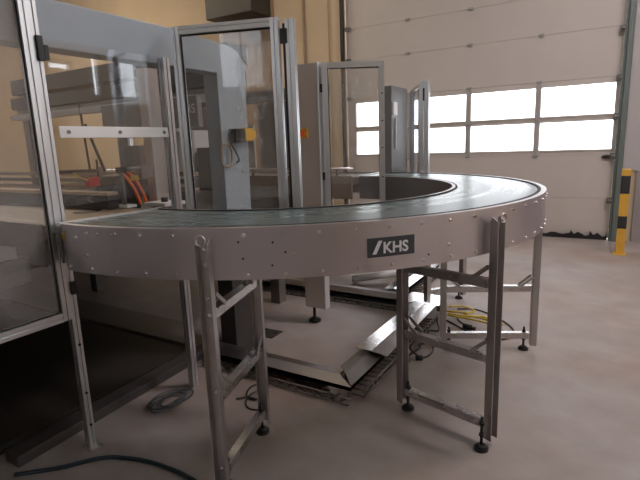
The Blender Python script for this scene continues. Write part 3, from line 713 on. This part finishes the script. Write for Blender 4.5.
# ------------------------------------------------------------------ cable trays on the floor
def wire_side(p, q, z0, z1, mb, step=.045):
    p, q = Vector(p), Vector(q); L = (q-p).length; n = int(L/step); up_ = Vector((0, 0, 1))
    mb.tube([p+up_*z0, q+up_*z0], .003, 6).tube([p+up_*z1, q+up_*z1], .003, 6)
    s = (q-p).normalized(); o = Vector((s.y, -s.x, 0))
    for k in range(n+1):
        c = p+(q-p)*k/n
        mb.tube([c+up_*z1, c+up_*z0, c+up_*z0-o*.05], .0028, 6)
def tray(label, along_x, r0, r1, b0, b1, front, zt=.085, cover=(), step=.06, name='cable_tray'):
    # runs along x or y across b0..b1; r0 / r1 = (start, end) of the low and the high side; front = open wire side (0 low, 1 high)
    a0, a1 = max(r0[0], r1[0]), min(r0[1], r1[1])
    mid = ((a0+a1)/2, (b0+b1)/2, 0) if along_x else ((b0+b1)/2, (a0+a1)/2, 0)
    t = thing(name, label, 'cable tray', mid)
    W_ = (lambda a, b, z=0.: Vector((a, b, z))) if along_x else (lambda a, b, z=0.: Vector((b, a, z)))
    wm = MB(); zw = zt-.038
    for b, (s0, s1) in ((b0, r0), (b1, r1)):
        p, q = W_(s0, b), W_(s1, b)
        sgn = (W_(0, 1)-W_(0, 0))*(1 if b == b0 else -1)
        n = max(2, int(abs(s1-s0)/step))
        for z in (.008, zw): wm.tube([p+Vector((0, 0, z)), q+Vector((0, 0, z))], .0048, 6)
        for k in range(n):
            c = p+(q-p)*(k+.2)/n; c2 = p+(q-p)*(k+.55)/n
            wm.tube([c+Vector((0, 0, zw)), c+Vector((0, 0, .008)), c+sgn*(b1-b0)*.5+Vector((0, 0, .006))], .0036, 6)
            if k % 2 == 0: wm.tube([c+Vector((0, 0, zw)), c2+Vector((0, 0, .008))], .0036, 6)
    wm.build('wire_mesh', 'galv', t)
    bl, bh = (b0+.10, b1-.03) if front == 0 else (b0+.03, b1-.10)
    cb = MB().box(*((a0, a1) if along_x else (bl, bh)), *((bl, bh) if along_x else (a0, a1)), .014, zt-.03)
    cb.build('cable_bundle', 'cable_black', t)
    for c0, c1, f0, k0, k1, m in cover:       # folded sheet; k0, k1 skew its ends from back to front
        th = .003; bb, bf = (b1, b0) if front == 0 else (b0, b1); bf = bf-(bf-bb)*.24
        sec = [(0, zt+.012), (f0, zt+.024), (1, zt+.004), (1, zt-.018)]
        top = [W_(e+(k_ if u_ > 0 else 0)*u_, bb+(bf-bb)*u_, z) for e, k_ in ((c0, k0), (c1, k1)) for u_, z in sec]
        low = [v-Vector((0, 0, th)) for v in top]
        fs = [(i, i+1, 5+i, 4+i) for i in range(3)]
        fs += [tuple(8+j for j in f)[::-1] for f in fs]
        for i in range(3): fs += [(i, i+1, 9+i, 8+i), (4+i, 5+i, 13+i, 12+i)]
        fs += [(0, 4, 12, 8), (3, 7, 15, 11)]
        MB().add(top+low, fs).build('cover_sheet', m, t)
    return t
tray('wire mesh cable tray with grey sheet cover nearest the viewer, along the machine front', True, (-2.28, -1.165), (-2.28, -1.37), 2.165, 2.365, 0, cover=[(-2.28, -1.805, .5, 0, 0, 'sheet'), (-1.80, -1.395, .5, 0, .225, 'sheet')])
tb = tray('long cable tray running away under the conveyor, shiny loose lid on top', False, (2.41, 3.69), (2.275, 3.69), -1.345, -1.125, 1, cover=[(2.41, 2.72, .5, -.185, 0, 'sheet'), (2.72, 3.69, .5, 0, 0, 'sheet')])
# loose lid
ld_ = MB(); th = .003
pts = [(-1.36, 2.64, .122), (-1.235, 2.62, .132), (-1.128, 2.63, .112), (-1.15, 3.70, .112), (-1.235, 3.705, .128), (-1.345, 3.705, .120)]
ld_.add([Vector(p) for p in pts]+[Vector(p)-Vector((0, 0, th)) for p in pts], [(0, 1, 4, 5), (1, 2, 3, 4), (11, 10, 7, 6), (10, 9, 8, 7), (0, 1, 7, 6), (1, 2, 8, 7), (2, 3, 9, 8), (3, 4, 10, 9), (4, 5, 11, 10), (5, 0, 6, 11)])
ld_.build('loose_lid', 'lid', tb)
tray('covered cable tray crossing behind the control column foot', True, (-3.10, -1.475), (-3.10, -1.475), 3.715, 3.95, 0, cover=[(-3.1, -2.35, .5, 0, 0, 'sheet'), (-2.34, -1.48, .5, 0, 0, 'sheet')])
t_ = tray('cable tray leading off towards the big door behind the crossing tray', False, (3.99, 5.1), (3.99, 5.1), -1.74, -1.50, 1, cover=[(4.0, 5.1, .5, 0, 0, 'lid')])
jc = thing('corner_cover', 'bright sheet metal corner cover where the far cable trays meet', 'cover', (-1.25, 3.88, 0))
MB().prism_z([(-1.46, 3.71), (-1.13, 3.71), (-1.13, 3.90), (-1.16, 3.975), (-1.46, 3.975)], .104, .108).build('cover_sheet', 'lid', jc)
MB().box(-1.44, -1.40, 3.90, 3.93, 0, .104).box(-1.2, -1.17, 3.87, 3.90, 0, .104).build('support', 'galv', jc)
# whitish duct piece behind the column
wd = MB().tube(smooth_path([(-2.25, 4.35, .04), (-2.05, 4.42, .07), (-1.92, 4.62, .07), (-1.85, 4.95, .04)], 8), .038, 14)
tag(wd.build('flexible_duct', 'lightgrey'), 'pale flexible duct lying on the floor behind the crossing cable tray', 'duct')

# ------------------------------------------------------------------ cables, hose, coils
def cable(name, label, pts, r, m, cat='cable', closed=False, group=None):
    P = [Vector((p[0], p[1], (p[2] if len(p) > 2 else 0)+r)) for p in pts]
    return tag(MB().tube(smooth_path(P, 8, closed), r, 8, closed).build(name, m, base=(P[0].x, P[0].y, 0)), label, cat, group)
cable('power_cable', 'yellow cable lying in a loose line across the floor by the far leg frame', [(-1.08, 3.83, .016), (-.98, 3.86, .016), (-.90, 3.80, .016), (-.80, 3.83, .016), (-.70, 3.74, .016), (-.63, 3.72, .016)], .009, 'cable_yellow')
cable('power_cable', 'yellow cable curling in a short loop beside the far tray corner', [(-1.10, 3.90, .036), (-1.02, 3.95, .036), (-.93, 3.93, .036), (-.88, 3.87, .036), (-.93, 3.82, .036), (-1.02, 3.80, .036), (-1.1, 3.79, .036)], .008, 'cable_yellow')
cable('power_cable', 'yellow cable forming the long flat loop nearest the far leg frame', [(-1.05, 3.70, .05), (-.95, 3.69, .05), (-.82, 3.71, .05), (-.70, 3.66, .05), (-.66, 3.60, .04), (-.76, 3.63, .05), (-.90, 3.65, .05), (-1.04, 3.66, .05)], .008, 'cable_yellow')
cable('power_cable', 'thin black cable sweeping widest around the yellow cables', [(-1.12, 3.72), (-.98, 3.62), (-.80, 3.48), (-.64, 3.44), (-.54, 3.55), (-.56, 3.72), (-.70, 3.90), (-.90, 4.03), (-1.05, 3.98)], .006, 'cable_black')
cable('power_cable', 'thin black cable looping inside beside the black plug', [(-1.0, 3.78, .0), (-.97, 3.72, .0), (-.90, 3.64), (-.86, 3.59)], .006, 'cable_black')
pl = thing('cable_plug', 'black plug lying on the floor among the yellow cables', 'plug', (-.86, 3.565, 0))
MB().cyl((-.89, 3.575, .022), (-.83, 3.555, .022), .022, 14).build('plug_body', 'rubber', pl)
MB().cyl((-.83, 3.555, .022), (-.80, 3.545, .022), .015, 12).build('plug_collar', 'dark', pl)
cable('power_cable', 'black cable hanging off the long tray edge down to the floor', [(-1.12, 2.95, .07), (-1.06, 2.92, .03), (-1.0, 2.93), (-.97, 3.02), (-1.0, 3.15), (-1.10, 3.25, .05)], .006, 'cable_black')
pk = MB().cyl((-1.03, 2.88, .018), (-.99, 2.90, .018), .018, 12)
tag(pk.build('cable_plug', 'rubber'), 'small black connector on the floor beside the long tray', 'plug')
cable('power_cable', 'black cable wriggling along the side of the long tray', [(-1.10, 2.75, .04), (-1.06, 2.82), (-1.09, 2.92), (-1.05, 3.02, .02), (-1.09, 3.12), (-1.05, 3.2), (-1.09, 3.32, .03), (-1.05, 3.44), (-1.10, 3.55, .05)], .007, 'cable_black')
cable('cable_coil', 'thin dark cable looped on the floor behind the left leg frame', [(-1.72, 2.12), (-1.66, 2.06), (-1.68, 1.97), (-1.75, 1.99), (-1.79, 2.08), (-1.74, 2.15, .01), (-1.68, 2.10, .012), (-1.72, 2.0, .012), (-1.70, 1.92), (-1.63, 1.88), (-1.56, 1.92), (-1.60, 1.97), (-1.70, 1.96, .012), (-1.78, 1.93)], .005, 'cable_black')
co = []
for k in range(5*14):
    a = 2*PI*k/14; rr = .085+.03*math.sin(k*.37); co.append((-2.10+rr*math.cos(a)*.75+.02*math.sin(k*.21), 1.73+rr*math.sin(a)*1.3, .006+.005*(k//14)+.003*math.sin(a*2+k)))
cable('cable_coil', 'coil of thin grey-blue cable on the floor by the machine base', co, .0045, 'cable_grey')
cable('air_hose', 'dark blue-black hose curving across the floor at the bottom edge', [(-2.24, .93), (-2.10, 1.06), (-1.99, 1.20), (-1.87, 1.26), (-1.75, 1.29), (-1.63, 1.30), (-1.54, 1.30), (-1.40, 1.28), (-1.2, 1.20), (-1.0, 1.0), (-.8, .5)], .010, 'hose', 'hose')
# floor drain
dr = thing('floor_drain', 'small square dark drain grate in the floor behind the left leg frame', 'drain', (-2.22, 2.83, 0))
g = MB()
for k in range(6): g.box(-2.30, -2.14, 2.757+k*.026, 2.767+k*.026, .001, .006)
for k in range(4): g.box(-2.30+k*.05, -2.29+k*.05, 2.757, 2.897, .001, .006)
g.build('grate', 'galv', dr)
MB().box(-2.31, -2.13, 2.75, 2.905, .0, .0015).build('recess', 'rubber', dr)

# ------------------------------------------------------------------ bollard
bo = thing('bollard', 'yellow and black striped bollard beside the right edge of the big door', 'bollard', (.165, 6.76, 0))
bx_, by_, br_ = .165, 6.76, .047
for z0, z1, m in ((0, .30, 'bollard_yellow'), (.30, .46, 'bollard_black'), (.46, .74, 'bollard_yellow'), (.74, .95, 'bollard_black'), (.95, 1.03, 'bollard_yellow')):
    pass
MB().box(bx_-.046, bx_+.046, by_-.046, by_+.046, 0, 1.028).build('post', 'bollard_yellow', bo, bevel=.008)
for z0, z1 in ((.315, .475), (.735, .955)):
    MB().box(bx_-.0475, bx_+.0475, by_-.0475, by_+.0475, z0, z1).build('black_band', 'bollard_black', bo, bevel=.008)
MB().box(bx_-.07, bx_+.07, by_-.07, by_+.07, 0, .01).build('foot_plate', 'bollard_yellow', bo)

# ------------------------------------------------------------------ world
wd_ = bpy.data.worlds.new('sky'); S.world = wd_; wd_.use_nodes = True
bg = wd_.node_tree.nodes['Background']; bg.inputs['Color'].default_value = (.98, .97, 1, 1); bg.inputs['Strength'].default_value = 7.
